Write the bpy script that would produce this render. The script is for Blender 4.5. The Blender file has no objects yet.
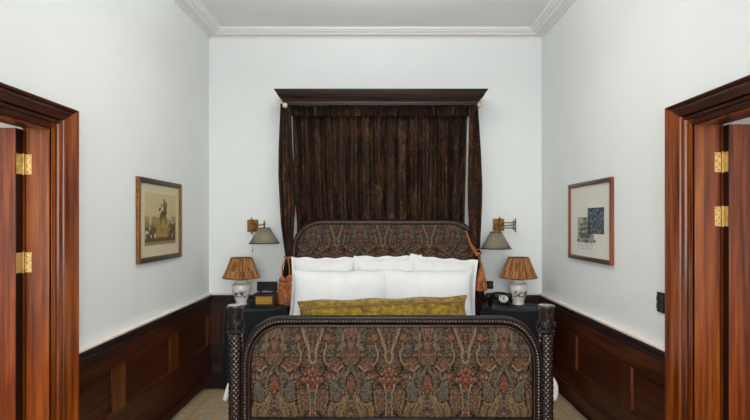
import bpy, math, random
import numpy as np
from mathutils import Vector, Matrix
random.seed(7)
PI = math.pi
sc = bpy.context.scene
C = sc.collection

# ------------------------------------------------------------ camera, light, exposure
cd = bpy.data.cameras.new('camera'); cam = bpy.data.objects.new('camera', cd); C.objects.link(cam)
cam.location = (0, 0, 1.53); cam.rotation_euler = (PI/2, 0, 0)
cd.sensor_width = 36; cd.lens = 36*520/750; cd.shift_x = -2/750; cd.shift_y = 12/750; cd.clip_start = .05
sc.camera = cam
sc.view_settings.view_transform = 'Standard'; sc.view_settings.look = 'None'
sc.view_settings.gamma = 1; sc.view_settings.use_curve_mapping = False
sc.view_settings.exposure = 0.15
w = bpy.data.worlds.new('world'); sc.world = w; w.use_nodes = True
bg = w.node_tree.nodes['Background']; bg.inputs[0].default_value = (.86, .93, 1, 1); bg.inputs[1].default_value = 1.0

def area(name, loc, rot, sx, sy, power, col=(1, 1, 1)):
    l = bpy.data.lights.new(name, 'AREA'); l.shape = 'RECTANGLE'; l.size = sx; l.size_y = sy
    l.energy = power; l.color = col
    o = bpy.data.objects.new(name, l); C.objects.link(o); o.location = loc; o.rotation_euler = rot
    return o
# daylight through the large window behind the camera, and windows of the two rooms beyond the doors
area('window_daylight', (0, -4.12, 1.95), (PI/2, 0, 0), 2.7, 2.5, 175, (.965, .99, .985))
# added fill light without a lamp body, aimed up at the ceiling, above the top edge of the photograph
area('added_fill_uplight', (0, 2.9, 2.98), (PI, 0, 0), 1.2, 1.7, 52, (.965, .99, .985))
area('left_room_daylight', (-2.7, -.3, 1.6), (PI/2, 0, 0), 1.3, 2.2, 50, (1, .98, .94))
area('right_room_daylight', (2.7, -.3, 1.6), (PI/2, 0, 0), 1.3, 2.2, 32, (1, .98, .94))

# ------------------------------------------------------------ helpers
def lin(c):
    return tuple((v/255/12.92 if v/255 <= .04045 else ((v/255+.055)/1.055)**2.4) for v in c)
def rgba(c): return (*lin(c), 1)

def mat(name, col, rough=.5, metal=0, spec=.5, sheen=0, coat=0):
    m = bpy.data.materials.new(name); m.use_nodes = True
    b = m.node_tree.nodes['Principled BSDF']
    b.inputs['Base Color'].default_value = rgba(col); b.inputs['Roughness'].default_value = rough
    b.inputs['Metallic'].default_value = metal; b.inputs['Specular IOR Level'].default_value = spec
    b.inputs['Sheen Weight'].default_value = sheen; b.inputs['Coat Weight'].default_value = coat
    b.inputs['Coat Roughness'].default_value = .12
    return m
def nz(m, scale, detail=3, rough=.5, vec=(1, 1, 1), coord='Object'):
    nt = m.node_tree
    tc = nt.nodes.new('ShaderNodeTexCoord'); mp = nt.nodes.new('ShaderNodeMapping'); n = nt.nodes.new('ShaderNodeTexNoise')
    mp.inputs['Scale'].default_value = vec
    nt.links.new(tc.outputs[coord], mp.inputs['Vector']); nt.links.new(mp.outputs[0], n.inputs['Vector'])
    n.inputs['Scale'].default_value = scale; n.inputs['Detail'].default_value = detail; n.inputs['Roughness'].default_value = rough
    return n
def ramp(m, src, stops):
    r = m.node_tree.nodes.new('ShaderNodeValToRGB'); e = r.color_ramp.elements
    while len(e) < len(stops): e.new(.5)
    for i, (p, c) in enumerate(stops): e[i].position = p; e[i].color = rgba(c)
    m.node_tree.links.new(src, r.inputs[0]); return r
def base(m, out): m.node_tree.links.new(out, m.node_tree.nodes['Principled BSDF'].inputs['Base Color'])
def bump(m, src, strength=.3, dist=.01):
    b = m.node_tree.nodes.new('ShaderNodeBump'); b.inputs['Strength'].default_value = strength; b.inputs['Distance'].default_value = dist
    m.node_tree.links.new(src, b.inputs['Height']); m.node_tree.links.new(b.outputs[0], m.node_tree.nodes['Principled BSDF'].inputs['Normal'])
def wood(name, dark, mid, light, axis, rough=.3, scale=1, coat=.3, spec=.5):
    m = mat(name, mid, rough, coat=coat, spec=spec)
    v = [22, 22, 22]; v['xyz'.index(axis)] = 1.1
    n = nz(m, 1.3*scale, 6, .6, v)
    r = ramp(m, n.outputs['Fac'], [(.3, dark), (.5, mid), (.72, light)]); base(m, r.outputs[0])
    bump(m, n.outputs['Fac'], .06, .004); return m
def noisy(name, c1, c2, scale, rough=.6, bstr=.1, bd=.004, vec=(1, 1, 1), detail=4, **k):
    m = mat(name, c1, rough, **k); n = nz(m, scale, detail, .55, vec)
    r = ramp(m, n.outputs['Fac'], [(.35, c1), (.65, c2)]); base(m, r.outputs[0])
    if bstr: bump(m, n.outputs['Fac'], bstr, bd)
    return m
def vcol(name, rough=.8, sheen=0, spec=.3, bscale=0, coat=0):
    m = mat(name, (128, 128, 128), rough, spec=spec, sheen=sheen, coat=coat)
    a = m.node_tree.nodes.new('ShaderNodeAttribute'); a.attribute_name = 'pattern'; base(m, a.outputs['Color'])
    if bscale:
        n = nz(m, bscale, 3); bump(m, n.outputs['Fac'], .25, .002)
    return m

class G:
    def __init__(s): s.v = []; s.f = []; s.m = []; s.c = None
    def add(s, vs, fs, mi=0):
        o = len(s.v); s.v += [tuple(p) for p in vs]
        s.f += [tuple(i+o for i in f) for f in fs]; s.m += [mi]*len(fs); return s
    def box(s, x0, x1, y0, y1, z0, z1, mi=0, rot=None):
        vs = [Vector(p) for p in [(x0,y0,z0),(x1,y0,z0),(x1,y1,z0),(x0,y1,z0),(x0,y0,z1),(x1,y0,z1),(x1,y1,z1),(x0,y1,z1)]]
        if rot:
            c = Vector(((x0+x1)/2, (y0+y1)/2, (z0+z1)/2)); vs = [c+rot@(p-c) for p in vs]
        return s.add(vs, [(0,3,2,1),(4,5,6,7),(0,1,5,4),(1,2,6,5),(2,3,7,6),(3,0,4,7)], mi)
    def grid(s, pts, closed_u=False, closed_v=False, mi=0):
        """pts[i][j] rows"""
        n, k = len(pts), len(pts[0]); vs = [p for r in pts for p in r]; fs = []
        for i in range(n if closed_v else n-1):
            for j in range(k if closed_u else k-1):
                a, b = i, (i+1) % n; c, d = j, (j+1) % k
                fs.append((a*k+c, a*k+d, b*k+d, b*k+c))
        return s.add(vs, fs, mi)
    def lathe(s, x, y, prof, n=32, mi=0, mod=None, axis=None):
        rows = []
        for (r, z) in prof:
            row = []
            for i in range(n):
                t = 2*PI*i/n; rr = r*(mod(t, z) if mod else 1)
                row.append((x+rr*math.cos(t), y+rr*math.sin(t), z))
            rows.append(row)
        o = len(s.v); s.grid(rows, closed_u=True, mi=mi)
        if prof[0][0] > 1e-5: s.f.append(tuple(o+i for i in range(n))[::-1]); s.m.append(mi)
        if prof[-1][0] > 1e-5: s.f.append(tuple(o+(len(prof)-1)*n+i for i in range(n))); s.m.append(mi)
        if axis:
            for i in range(o, len(s.v)): s.v[i] = tuple(axis @ Vector(s.v[i]))
        return s
    def tube(s, pts, r, n=8, mi=0, closed=False):
        P = [Vector(p) for p in pts]; rows = []; N = len(P)
        up = Vector((0, 0, 1)); prev = None
        for i, p in enumerate(P):
            if closed: t = P[(i+1) % N]-P[i-1]
            else: t = P[min(i+1, N-1)]-P[max(i-1, 0)]
            t.normalize()
            if prev is None:
                a = t.cross(up)
                if a.length < .1: a = t.cross(Vector((1, 0, 0)))
            else: a = prev-t*prev.dot(t)
            a.normalize(); prev = a; b = t.cross(a)
            rr = r[i] if isinstance(r, (list, tuple)) else r
            rows.append([p+a*rr*math.cos(2*PI*k/n)+b*rr*math.sin(2*PI*k/n) for k in range(n)])
        o = len(s.v); s.grid(rows, closed_u=True, closed_v=closed, mi=mi)
        if not closed:
            s.f.append(tuple(o+i for i in range(n))[::-1]); s.f.append(tuple(o+(N-1)*n+i for i in range(n))); s.m += [mi]*2
        return s
    def ell(s, c, r, M=None, n=10, k=6, mi=0):
        rows = []
        for i in range(k+1):
            ph = PI*i/k; row = []
            for j in range(n):
                t = 2*PI*j/n; p = Vector((r[0]*math.sin(ph)*math.cos(t), r[1]*math.sin(ph)*math.sin(t), -r[2]*math.cos(ph)))
                if M: p = M@p
                row.append(Vector(c)+p)
            rows.append(row)
        return s.grid(rows, closed_u=True, mi=mi)
    def build(s, name, mats, parent=None, loc=None, bevel=0, ang=35, colors=None, solid=0, sub=0):
        me = bpy.data.meshes.new(name)
        if parent is not None: off = Vector(parent['_o']) if '_o' in parent else Vector((0, 0, 0))
        else: off = Vector(loc) if loc is not None else Vector((0, 0, 0))
        me.from_pydata([Vector(p)-off for p in s.v], [], s.f); 
        if not isinstance(mats, (list, tuple)): mats = [mats]
        for m in mats: me.materials.append(m)
        me.polygons.foreach_set('material_index', s.m)
        me.polygons.foreach_set('use_smooth', [True]*len(s.f))
        import bmesh
        b = bmesh.new(); b.from_mesh(me); bmesh.ops.recalc_face_normals(b, faces=b.faces[:]); b.to_mesh(me); b.free()
        me.set_sharp_from_angle(angle=math.radians(ang))
        if colors is not None:
            a = me.color_attributes.new('pattern', 'FLOAT_COLOR', 'POINT')
            cc = np.ones((len(s.v), 4), dtype=np.float32); cc[:, :3] = np.clip(colors, 0, 1)
            a.data.foreach_set('color', cc.ravel())
        me.update()
        o = bpy.data.objects.new(name, me); C.objects.link(o)
        if parent is not None: o.parent = parent; OFF[o.name] = off; o['_o'] = tuple(off)
        else: o.location = off; o['_o'] = tuple(off)
        if solid:
            m = o.modifiers.new('s', 'SOLIDIFY'); m.thickness = solid; m.offset = 0
        if bevel:
            m = o.modifiers.new('b', 'BEVEL'); m.width = bevel; m.segments = 2; m.limit_method = 'ANGLE'; m.angle_limit = math.radians(40)
        if sub:
            m = o.modifiers.new('u', 'SUBSURF'); m.levels = sub; m.render_levels = sub
        return o
OFF = {}
def thing(name, label, cat, loc, group=None):
    o = bpy.data.objects.new(name, None); C.objects.link(o); o.location = loc; o['_o'] = tuple(loc); o.empty_display_size = .1
    o['label'] = label; o['category'] = cat
    if group: o['group'] = group
    return o
def tag(o, label, cat, group=None):
    o['label'] = label; o['category'] = cat
    if group: o['group'] = group
    return o
def struct(o): o['kind'] = 'structure'; return o
def sroot(name, loc=(0, 0, 0)):
    o = bpy.data.objects.new(name, None); C.objects.link(o); o.location = loc; o['_o'] = tuple(loc); o['kind'] = 'structure'; return o

def S(c): return np.array(lin(c))
# value noise in numpy
_rng = np.random.RandomState(3); _T = _rng.rand(256, 256)
def vn(x, y):
    x = np.asarray(x, float); y = np.asarray(y, float)
    xi = np.floor(x).astype(int); yi = np.floor(y).astype(int); fx = x-xi; fy = y-yi
    fx = fx*fx*(3-2*fx); fy = fy*fy*(3-2*fy)
    g = lambda a, b: _T[a % 256, b % 256]
    return (g(xi, yi)*(1-fx)+g(xi+1, yi)*fx)*(1-fy)+(g(xi, yi+1)*(1-fx)+g(xi+1, yi+1)*fx)*fy
def fbm(x, y, o=4): return sum(vn(x*2**i+17*i, y*2**i+5*i)/2**i for i in range(o))/sum(1/2**i for i in range(o))

# ------------------------------------------------------------ materials
wall_m = noisy('white_plaster', (234, 237, 236), (232, 235, 234), 3, .75, .03)
ceil_m = noisy('ceiling_plaster', (236, 233, 231), (234, 231, 229), 3, .85, .03)
ledge_m = noisy('pale_wall_reflection', (240, 228, 218), (238, 226, 216), 2, .5, 0)  # pale tone paints the wall's reflection on top of the dark rail
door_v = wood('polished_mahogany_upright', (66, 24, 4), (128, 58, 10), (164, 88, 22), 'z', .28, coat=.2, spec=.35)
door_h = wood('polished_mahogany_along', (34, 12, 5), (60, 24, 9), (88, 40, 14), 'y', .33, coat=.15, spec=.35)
leaf_m = wood('door_leaf_mahogany', (54, 16, 4), (120, 50, 10), (164, 80, 22), 'z', .34, 1.3, coat=.15, spec=.35)
edge_m = wood('dark_edge_wood', (22, 9, 5), (36, 15, 8), (50, 22, 12), 'z', .45, coat=0, spec=.3)
wain_y = wood('wainscot_mahogany_along', (26, 10, 4), (68, 30, 12), (100, 50, 19), 'y', .38, coat=.05, spec=.35)
wain_x = wood('wainscot_mahogany_across', (26, 10, 4), (54, 24, 11), (78, 38, 17), 'x', .36, coat=.12)
wain_z = wood('wainscot_mahogany_upright', (40, 15, 6), (70, 30, 12), (98, 46, 18), 'z', .34, coat=.12)
stile_l = wood('glare_stile_mahogany', (62, 26, 8), (100, 50, 16), (128, 70, 24), 'z', .34, coat=.12)  # left wall stiles: gloss reflection put into a lighter colour
mold_m = wood('lit_moulding_mahogany', (84, 38, 10), (112, 56, 18), (134, 72, 26), 'z', .3, coat=.2)  # orange tone paints light on the right wall's far recess edges
rail_m = wood('chair_rail_dark', (22, 9, 6), (34, 14, 9), (46, 20, 12), 'y', .4, coat=.1)
floor_m = wood('dark_oak_floor', (34, 17, 9), (56, 29, 15), (74, 40, 22), 'y', .38, coat=.15)
bedw = noisy('dark_carved_wood', (24, 14, 11), (40, 24, 20), 30, .38, .1, .002, coat=.05, spec=.3)
bedhi = noisy('dark_carved_wood_polished', (34, 21, 18), (50, 33, 29), 40, .2, .05, .002, coat=.6)
corn_m = wood('cornice_wood', (30, 17, 13), (46, 27, 21), (60, 37, 28), 'x', .36, coat=.05, spec=.25)
linen = noisy('white_cotton', (232, 232, 232), (226, 227, 228), 9, .85, .15, .01)
brass = noisy('aged_brass', (150, 112, 60), (112, 78, 38), 30, .35, .05, metal=.9)
brass_b = noisy('polished_brass_hinge', (214, 186, 128), (184, 150, 92), 60, .3, .05, metal=.75)
black = noisy('black_lacquer', (7, 7, 8), (12, 12, 13), 20, .35, .02, spec=.35)
cloth_m = noisy('charcoal_tablecloth', (21, 25, 29), (28, 32, 37), 60, .85, .1, .001, sheen=.05, spec=.2)

# ------------------------------------------------------------ the setting
XL, XR, YB, YF, H = -1.712, 1.677, 5.3, -4.2, 3.46
TL, TR = .122, .136
DOORS = [dict(s=-1, X=XL, T=TL, y0=1.80, y1=2.71, zt=2.02, th=.055, ww=.20), dict(s=1, X=XR, T=TR, y0=1.83, y1=2.74, zt=2.045, th=.045, ww=.21)]
def sx(s, a, b):  # order x interval
    return (min(a, b), max(a, b))
g = G(); g.box(-3.9, 3.9, YF-.2, YB+.12, -.06, 0); struct(g.build('floor', floor_m))
g = G(); g.box(XL-TL, XR+TR, YF-.2, YB+.12, H, H+.08); struct(g.build('ceiling', ceil_m))
g = G(); g.box(XL-TL, XR+TR, YB, YB+.12, 0, H); struct(g.build('wall_back', wall_m))
for d in DOORS:
    x0, x1 = sx(0, d['X'], d['X']+d['s']*d['T']); g = G()
    g.box(x0, x1, YF, d['y0']-.03, 0, H); g.box(x0, x1, d['y1']+.03, YB, 0, H); g.box(x0, x1, d['y0']-.03, d['y1']+.03, d['zt']+.03, H)
    struct(g.build('wall_left' if d['s'] < 0 else 'wall_right', wall_m))
# rear wall with the window that lights the room
g = G(); g.box(XL-TL, -1.4, YF-.2, YF, 0, H); g.box(1.4, XR+TR, YF-.2, YF, 0, H); g.box(-1.4, 1.4, YF-.2, YF, 0, .6); g.box(-1.4, 1.4, YF-.2, YF, 3.25, H)
struct(g.build('wall_rear', wall_m))
g = G()
for x in (-1.4, -.03, 1.34): g.box(x, x+.06, YF-.12, YF-.06, .6, 3.25)
for z in (.6, 1.9, 3.19): g.box(-1.34, 1.34, YF-.12, YF-.06, z, z+.06)
struct(g.build('window_1', mat('window_frame_paint', (235, 235, 230), .4)))
# rooms beyond the doors
side_m = mat('side_room_plaster', (232, 230, 224), .8)
for s, nm in ((-1, 'left'), (1, 'right')):
    xa = (XL-TL) if s < 0 else (XR+TR)
    xo = s*3.8; a, b = sx(0, xa, xo); a2, b2 = sx(0, xo, xo+s*.1)
    g = G(); g.box(a2, b2, -.5, 4.2, 0, 2.9); g.box(a, b, 4.1, 4.2, 0, 2.9); g.box(a, b, -.5, -.4, 0, 2.9)
    struct(g.build('wall_%s_room' % nm, side_m))
    g = G(); g.box(a2 if s < 0 else a, b if s < 0 else b2, -.5, 4.2, 2.9, 3.0); struct(g.build('ceiling_%s_room' % nm, side_m))

# crown moulding
def crown(name, axis, w0, w1, a, b):
    """axis 'x' : runs along x on back wall; wall coordinate w0, inward dir"""
    prof = [(0, 3.400), (.012, 3.400), (.016, 3.410), (.09, 3.412), (.098, 3.424), (.13, 3.427), (.135, 3.437), (.155, 3.44), (.165, 3.46), (0, 3.46)]
    g = G(); rows = []
    for (t, sh) in ((a, 1), (b, -1)):
        row = []
        for (o, z) in prof:
            if axis == 'x': row.append((t+sh*o, w0-o, z))
            else: row.append((w0+w1*o, t+sh*(o if t == b else 0), z))
        rows.append(row)
    g.grid(rows, closed_u=True)
    return struct(g.build(name, ceil_m, ang=20))
crown('trim_1', 'x', YB, 0, XL, XR); crown('trim_2', 'y', XL, 1, YF, YB); crown('trim_3', 'y', XR, -1, YF, YB)

# wainscot
def wainscot(name, bname, s, X, segs, stiles):
    """s=-1 left wall, +1 right"""
    def bx(g, t0, t1, y0, y1, z0, z1, mi=0):
        a, b = sx(0, X-s*t0, X-s*t1); g.box(a, b, y0, y1, z0, z1, mi)
    root = sroot(name, (X, segs[0][0], 0)); g = G(); st = G(); mo = G(); cap = G(); led = G(); bb = G()
    for (y0, y1) in segs:
        bx(g, 0, .006, y0, y1, .02, .75)
        bx(g, .006, .028, y0, y1, .592, .735); bx(g, .006, .028, y0, y1, .15, .30)
        inner = sorted([t for t in stiles if t[0] < y1 and t[1] > y0])
        prev = y0
        edges = []
        for (a, b) in inner:
            a = max(a, y0); b = min(b, y1); bx(st, .006, .028, a, b, .30, .592)
            if a-prev > .05: edges.append((prev, a))
            prev = b
        if y1-prev > .05: edges.append((prev, y1))
        for (a, b) in edges:     # panel moulding, quarter-round around each field
            for (p, q, z0, z1, mi) in ((a, a+.010, .30, .592, 1), (b-.010, b, .30, .592, 0 if s > 0 else 1), (a+.010, b-.010, .30, .309, 1), (a+.010, b-.010, .583, .592, 1)):
                bx(mo, .006, .020, p, q, z0, z1, mi)
        # cap
        for (t, z0, z1) in ((.034, .722, .735), (.040, .735, .752), (.030, .752, .772), (.046, .772, .790)): bx(cap, 0, t, y0, y1, z0, z1)
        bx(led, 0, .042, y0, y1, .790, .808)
        bx(bb, .0, .040, y0, y1, 0, .13); bx(bb, 0, .030, y0, y1, .13, .148); bx(bb, 0, .034, y0, y1, .148, .165)
    g.build('panelling', wain_y, root); st.build('stile', stile_l if s < 0 else wain_z, root); mo.build('panel_moulding', [mold_m, wain_y], root, bevel=.003)
    cap.build('chair_rail', rail_m, root, bevel=.003); led.build('ledge_reflection', ledge_m, root, bevel=.004)
    o = bb.build(bname, wain_y, None, loc=(X, segs[0][0], 0), bevel=.003); struct(o)
wainscot('trim_4', 'baseboard_left', -1, XL, [(YF, 1.60), (2.91, YB-.04)], [(3.33, 3.487), (4.255, 4.42), (5.17, 5.3), (1.44, 1.6), (.6, .76), (-.2, -.04), (-1, -.84), (-1.8, -1.64), (-2.6, -2.44), (-3.4, -3.24)])
wainscot('trim_5', 'baseboard_right', 1, XR, [(YF, 1.62), (2.952, YB-.04)], [(3.393, 3.516), (4.33, 4.49), (5.17, 5.3), (1.44, 1.62), (.6, .76), (-.2, -.04), (-1, -.84), (-1.8, -1.64), (-2.6, -2.44), (-3.4, -3.24)])
root = sroot('trim_6', (0, YB, 0)); g = G()
g.box(XL, XR, YB-.006, YB, .02, .75); g.box(XL, XR, YB-.028, YB-.006, .592, .735); g.box(XL, XR, YB-.028, YB-.006, .15, .30)
g.build('panelling', wain_x, root)
g = G()
for x in (XL, -1.05, -.35, .35, 1.05, XR-.12): g.box(x, x+.13 if x < XR-.13 else XR, YB-.028, YB-.006, .30, .592)
g.build('stile', wain_z, root)
g = G()
for (t, z0, z1) in ((.034, .715, .735), (.040, .735, .752), (.030, .752, .772), (.046, .772, .790)): g.box(XL, XR, YB-t, YB, z0, z1)
g.build('chair_rail', wood('chair_rail_dark_across', (22, 9, 6), (34, 14, 9), (46, 20, 12), 'x', .4, coat=.1), root, bevel=.003)
g = G(); g.box(XL, XR, YB-.042, YB, .790, .808); g.build('ledge_reflection', ledge_m, root, bevel=.004)
g = G(); g.box(XL+.04, XR-.04, YB-.04, YB, 0, .13); g.box(XL+.03, XR-.03, YB-.03, YB, .13, .165); struct(g.build('baseboard_back', wain_x, bevel=.003))

# doors
for i, d in enumerate(DOORS):
    s, X, T, y0, y1, zt = d['s'], d['X'], d['T'], d['y0'], d['y1'], d['zt']
    root = sroot('door_%d' % (i+1), (X, (y0+y1)/2, 0))
    prof = [(0, -.004), (0, .016), (.028, .018), (.034, .006), (.044, .006), (.050, .024), (.072, .026), (.078, .010), (.086, .030), (.15, .034), (.160, .038), (.168, .032), (.18, .046), (.194, .048), (.2, .040), (.2, 0)]
    kw = d['ww']/.2; kz = .132/.2
    for side in (0, 1):      # both faces of the wall
        cx = (lambda t: X-s*t) if side == 0 else (lambda t: X+s*T+s*t)
        def sec(yc, sgn, z=None): return [(cx(t), yc+sgn*q*kw, (zt+q*kz) if z is None else z) for (q, t) in prof]
        for (ya, sg) in ((y1, 1), (y0, -1)):
            g = G(); g.grid([sec(ya, sg, 0), sec(ya, sg)], closed_u=True); g.build('casing', door_v, root, ang=20)
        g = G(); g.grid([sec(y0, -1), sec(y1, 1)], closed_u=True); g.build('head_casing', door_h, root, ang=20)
    xo = X+s*T; a, b = sx(0, X-s*.014, xo+s*.002)
    for ya in (y1, y0-.03): g = G(); g.box(a, b, ya, ya+.03, 0, zt+.03); g.build('jamb', door_v, root)
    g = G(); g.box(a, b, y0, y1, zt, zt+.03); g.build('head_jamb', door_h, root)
    a, b = sx(0, X+s*.042, X-s*.008); g = G()
    g.box(a, b, y1-.010, y1, 0, zt); g.box(a, b, y0, y0+.010, 0, zt); g.box(a, b, y0+.010, y1-.010, zt-.010, zt); g.build('door_stop', door_v, root, bevel=.003)
    # leaf opened a quarter turn into the side room
    th = d['th']; xh = xo+s*.012; L = y1-y0-.01; ytop = zt-.008
    def lb(g, u0, u1, yy0, yy1, z0, z1):
        p, q = sx(0, xh+s*u0, xh+s*u1); g.box(p, q, yy0, yy1, z0, z1)
    g = G(); ya, yb = y1-th, y1
    for (u0, u1) in ((0, .125), (L-.125, L)): lb(g, u0, u1, ya, yb, .008, ytop)
    for (z0, z1) in ((.008, .22), (.85, 1.03), (ytop-.13, ytop)): lb(g, .125, L-.125, ya, yb, z0, z1)
    leaf = g.build('door_leaf', leaf_m, root, bevel=.002)
    g = G(); p, q = sx(0, xh-s*.0002, xh+s*.0004-s*.0020); g.box(p, q, ya+.001, yb-.001, .01, ytop-.002); e_ = g.build('edge_strip', edge_m, leaf); e_['label'] = 'dark hinge edge of the door'  # separate darker strip over the hinge edge of the leaf
    g = G()
    for (z0, z1) in ((.22, .85), (1.03, ytop-.13)): lb(g, .12, L-.12, ya+.014, yb-.014, z0-.005, z1+.005); lb(g, .17, L-.17, ya+.006, yb-.006, z0+.05, z1-.05)
    g.build('door_panel', leaf_m, leaf, bevel=.004)
    g = G(); ph, qh = sx(0, xh+s*(L-.09), xh+s*(L-.05)); g.box(ph, qh, ya-.006, yb+.006, .93, 1.09)
    for yy in (ya-.035, yb+.035): g.ell((xh+s*(L-.07), yy, 1.04), (.027, .02, .027)); 
    g.box(xh+s*(L-.07)-.008, xh+s*(L-.07)+.008, ya-.03, yb+.03, 1.03, 1.05); g.build('door_knob', brass, leaf)
    zs = ((1.83, 1.32, .3) if s < 0 else (1.845, 1.56, .3))
    for z in zs:
        h = .052; g = G()
        p, q = sx(0, xo+s*.0, xo-s*.035); g.box(p, q, y1-.0025, y1-.0002, z-h, z+h)                    # plate on jamb
        p, q = sx(0, xh-s*.0017, xh-s*.0045); g.box(p, q, ya+.004, yb-.003, z-h, z+h)                   # plate on leaf edge
        g.lathe(xo+s*.005, y1-.006, [(.0055, z-h-.004), (.0055, z+h+.004)], 10)
        for k in range(3):
            for dx in (.012, .027): g.ell((xo-s*dx, y1-.003, z-.035+.035*k+(.008 if dx > .02 else -.004)), (.004, .0015, .004), n=8, k=4, mi=1)
        hg = g.build('hinge', [brass_b, brass], root)

# ------------------------------------------------------------ rug
def nodes_rug():
    m = mat('faded_woven_rug', (160, 140, 105), .95, spec=.1)
    n = nz(m, 9, 6, .7); r = ramp(m, n.outputs['Fac'], [(.32, (112, 82, 50)), (.43, (176, 148, 104)), (.54, (140, 138, 126)), (.64, (196, 166, 116))]); base(m, r.outputs[0])
    n2 = nz(m, 180, 2); bump(m, n2.outputs['Fac'], .5, .004); return m
g = G(); rows = []
NX, NY = 60, 60
pts = lambda z: [[(-1.58+3.19*i/NX+.004*math.sin(j*1.3)*(i in (0, NX)), .6+4.12*j/NY+.004*math.sin(i*.9)*(j in (0, NY)), z+.002*math.sin(i*.7+j*.4)) for i in range(NX+1)] for j in range(NY+1)]
g.grid(pts(.010)); rug = g.build('rug', nodes_rug(), loc=(0, 2.6, 0), solid=.014)
tag(rug, 'faded beige and grey-blue woven rug lying under the bed', 'rug')
g = G(); 
for (x0, x1, y0, y1) in ((-1.56, 1.59, 4.60, 4.625), (-1.48, -1.455, .7, 4.6), (1.485, 1.51, .7, 4.6)): g.box(x0, x1, y0, y1, .0175, .0205)
g.build('rug_border', noisy('rug_border_wool', (146, 118, 80), (172, 142, 100), 60, .95, .3), rug)

# ------------------------------------------------------------ paisley painter
def paisley(u0, v, dark=1.0):
    """u0: distance along the cloth in pattern units (period 76), v: 327..418 down; returns linear rgb"""
    wx_ = 1.3*(fbm(u0*.16+5, v*.16, 2)-.5); wy_ = 2.6*(fbm(np.abs(np.mod(u0+38, 76)-38)*.2+31, v*.2, 2)-.5); v = v+wy_
    um = np.mod(u0+wx_, 76.0); u = np.where(um > 38, 76-um, um)
    n1 = fbm(u*.35+9, v*.35); n2 = fbm(u*.9+40, v*.9+11); n3 = vn(u*1.6, v*1.6)
    col = np.zeros(u.shape+(3,))
    def L(c): return np.array(lin(c))
    col[:] = L((74, 47, 35))
    def mixc(mask, c):
        mask = np.clip(mask, 0, 1)[..., None]; col[:] = col*(1-mask)+L(c)*mask
    def smooth(d, w=.12): return np.clip((1-d)/w+.5, 0, 1)
    def ell(cx, cy, rx, ry, a=0):
        dx, dy = u-cx, v-cy; ca, sa = math.cos(a), math.sin(a)
        return np.sqrt(((dx*ca+dy*sa)/rx)**2+((-dx*sa+dy*ca)/ry)**2)
    def line(p, w, c, dot=0):
        for (x0, y0), (x1, y1) in zip(p[:-1], p[1:]):
            dx, dy = x1-x0, y1-y0; t = np.clip(((u-x0)*dx+(v-y0)*dy)/(dx*dx+dy*dy), 0, 1)
            d = np.hypot(u-x0-t*dx, v-y0-t*dy)/w
            m = smooth(d, .5)
            if dot: m = m*(np.sin(t*math.hypot(dx, dy)*2*PI/dot) > -.1)
            mixc(m, c)
    def motif(cx, cy, rx, ry, a, fill, rim, core=None, dots=None):
        d = ell(cx, cy, rx, ry, a)
        mixc(smooth(d/1.22), (28, 18, 16)); mixc(smooth(d), rim); mixc(smooth(d/.8), fill)
        if dots:
            th = np.arctan2((v-cy)/ry, (u-cx)/rx); mixc(smooth(np.abs(d-.9)/.1, .5)*(np.sin(th*11) > 0), dots)
        if core: mixc(smooth(d/.42), core)
    mixc((n1 > .52)*1.0*.8, (98, 58, 43)); mixc((n1 < .40)*.7, (60, 54, 46)); mixc((n2 > .60)*.7, (128, 92, 62)); mixc((n2 < .36)*.85, (38, 27, 24)); mixc((n3 > .8)*.5, (150, 112, 82))
    # upper band
    motif(0, 353, 9.5, 13, 0, (92, 66, 42), (122, 84, 58), (112, 62, 42)); line([(0, 327), (2.5, 340), (0, 349)], 1.1, (140, 92, 74)); line([(4, 327), (4, 338)], .8, (150, 104, 84))
    motif(11, 334, 4, 8, .35, (98, 92, 80), (134, 118, 94), (78, 74, 70)); line([(15, 327), (16, 340), (14, 348)], .8, (34, 30, 34), 2.2)
    motif(23.5, 337.5, 3.4, 3.6, 0, (152, 86, 58), (120, 66, 46), (176, 112, 78)); motif(21.5, 351, 5.5, 6, 0, (82, 80, 76), (58, 52, 48), (62, 62, 64), (128, 112, 88))
    motif(9, 347, 3, 5, -.6, (98, 104, 98), (136, 122, 96))
    motif(17, 364, 9, 6.5, 0, (108, 62, 44), (86, 50, 38), (96, 74, 56), (134, 86, 62)); mixc(smooth(ell(17, 364, 5.5, 3.6))*(np.sin(u*2.6) > 0), (146, 84, 60))
    motif(31, 362, 5, 5, 0, (106, 66, 46), (76, 44, 34), (96, 98, 92))
    line([(28, 327), (28.5, 333), (32, 342), (35, 350), (34.5, 357), (37, 363)], 1.15, (168, 138, 102)); line([(30.5, 328), (31, 332), (34, 341), (36.4, 350)], .6, (150, 120, 88), 1.6)
    motif(38, 341, 2.2, 9, 0, (124, 48, 34), (78, 34, 26)); motif(38, 331, 2.8, 4.2, 0, (54, 66, 74), (120, 116, 100), (36, 44, 54)); line([(38, 345), (38, 360)], 1.2, (86, 78, 56))
    # lower band
    line([(2.5, 370), (4.5, 378), (4.6, 388), (3.5, 395), (6, 404), (12, 418)], 1.3, (128, 116, 92)); line([(0, 366), (4, 371), (8, 380), (7.6, 392), (11, 400)], 1.0, (104, 100, 88))
    motif(0, 383, 4.6, 9.5, 0, (122, 46, 30), (92, 40, 28), (140, 78, 54)); mixc(smooth(ell(0, 388, 2.6, 4)), (152, 54, 34)); mixc(smooth(ell(0, 395.5, 1.8, 2.6)), (58, 70, 48))
    for k, w_ in enumerate((0, 1, 2)): line([(3+k*1.5, 396), (6+k*3, 402), (8+k*5, 409), (9.5+k*5.5, 418)], .9, [(160, 120, 66), (134, 122, 92), (156, 114, 60)][k])
    for k in range(3): mixc(smooth(ell(0, 405+k*4.5, 1.6, 1.7)), [(112, 116, 118), (38, 40, 52), (150, 140, 120)][k])
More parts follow.
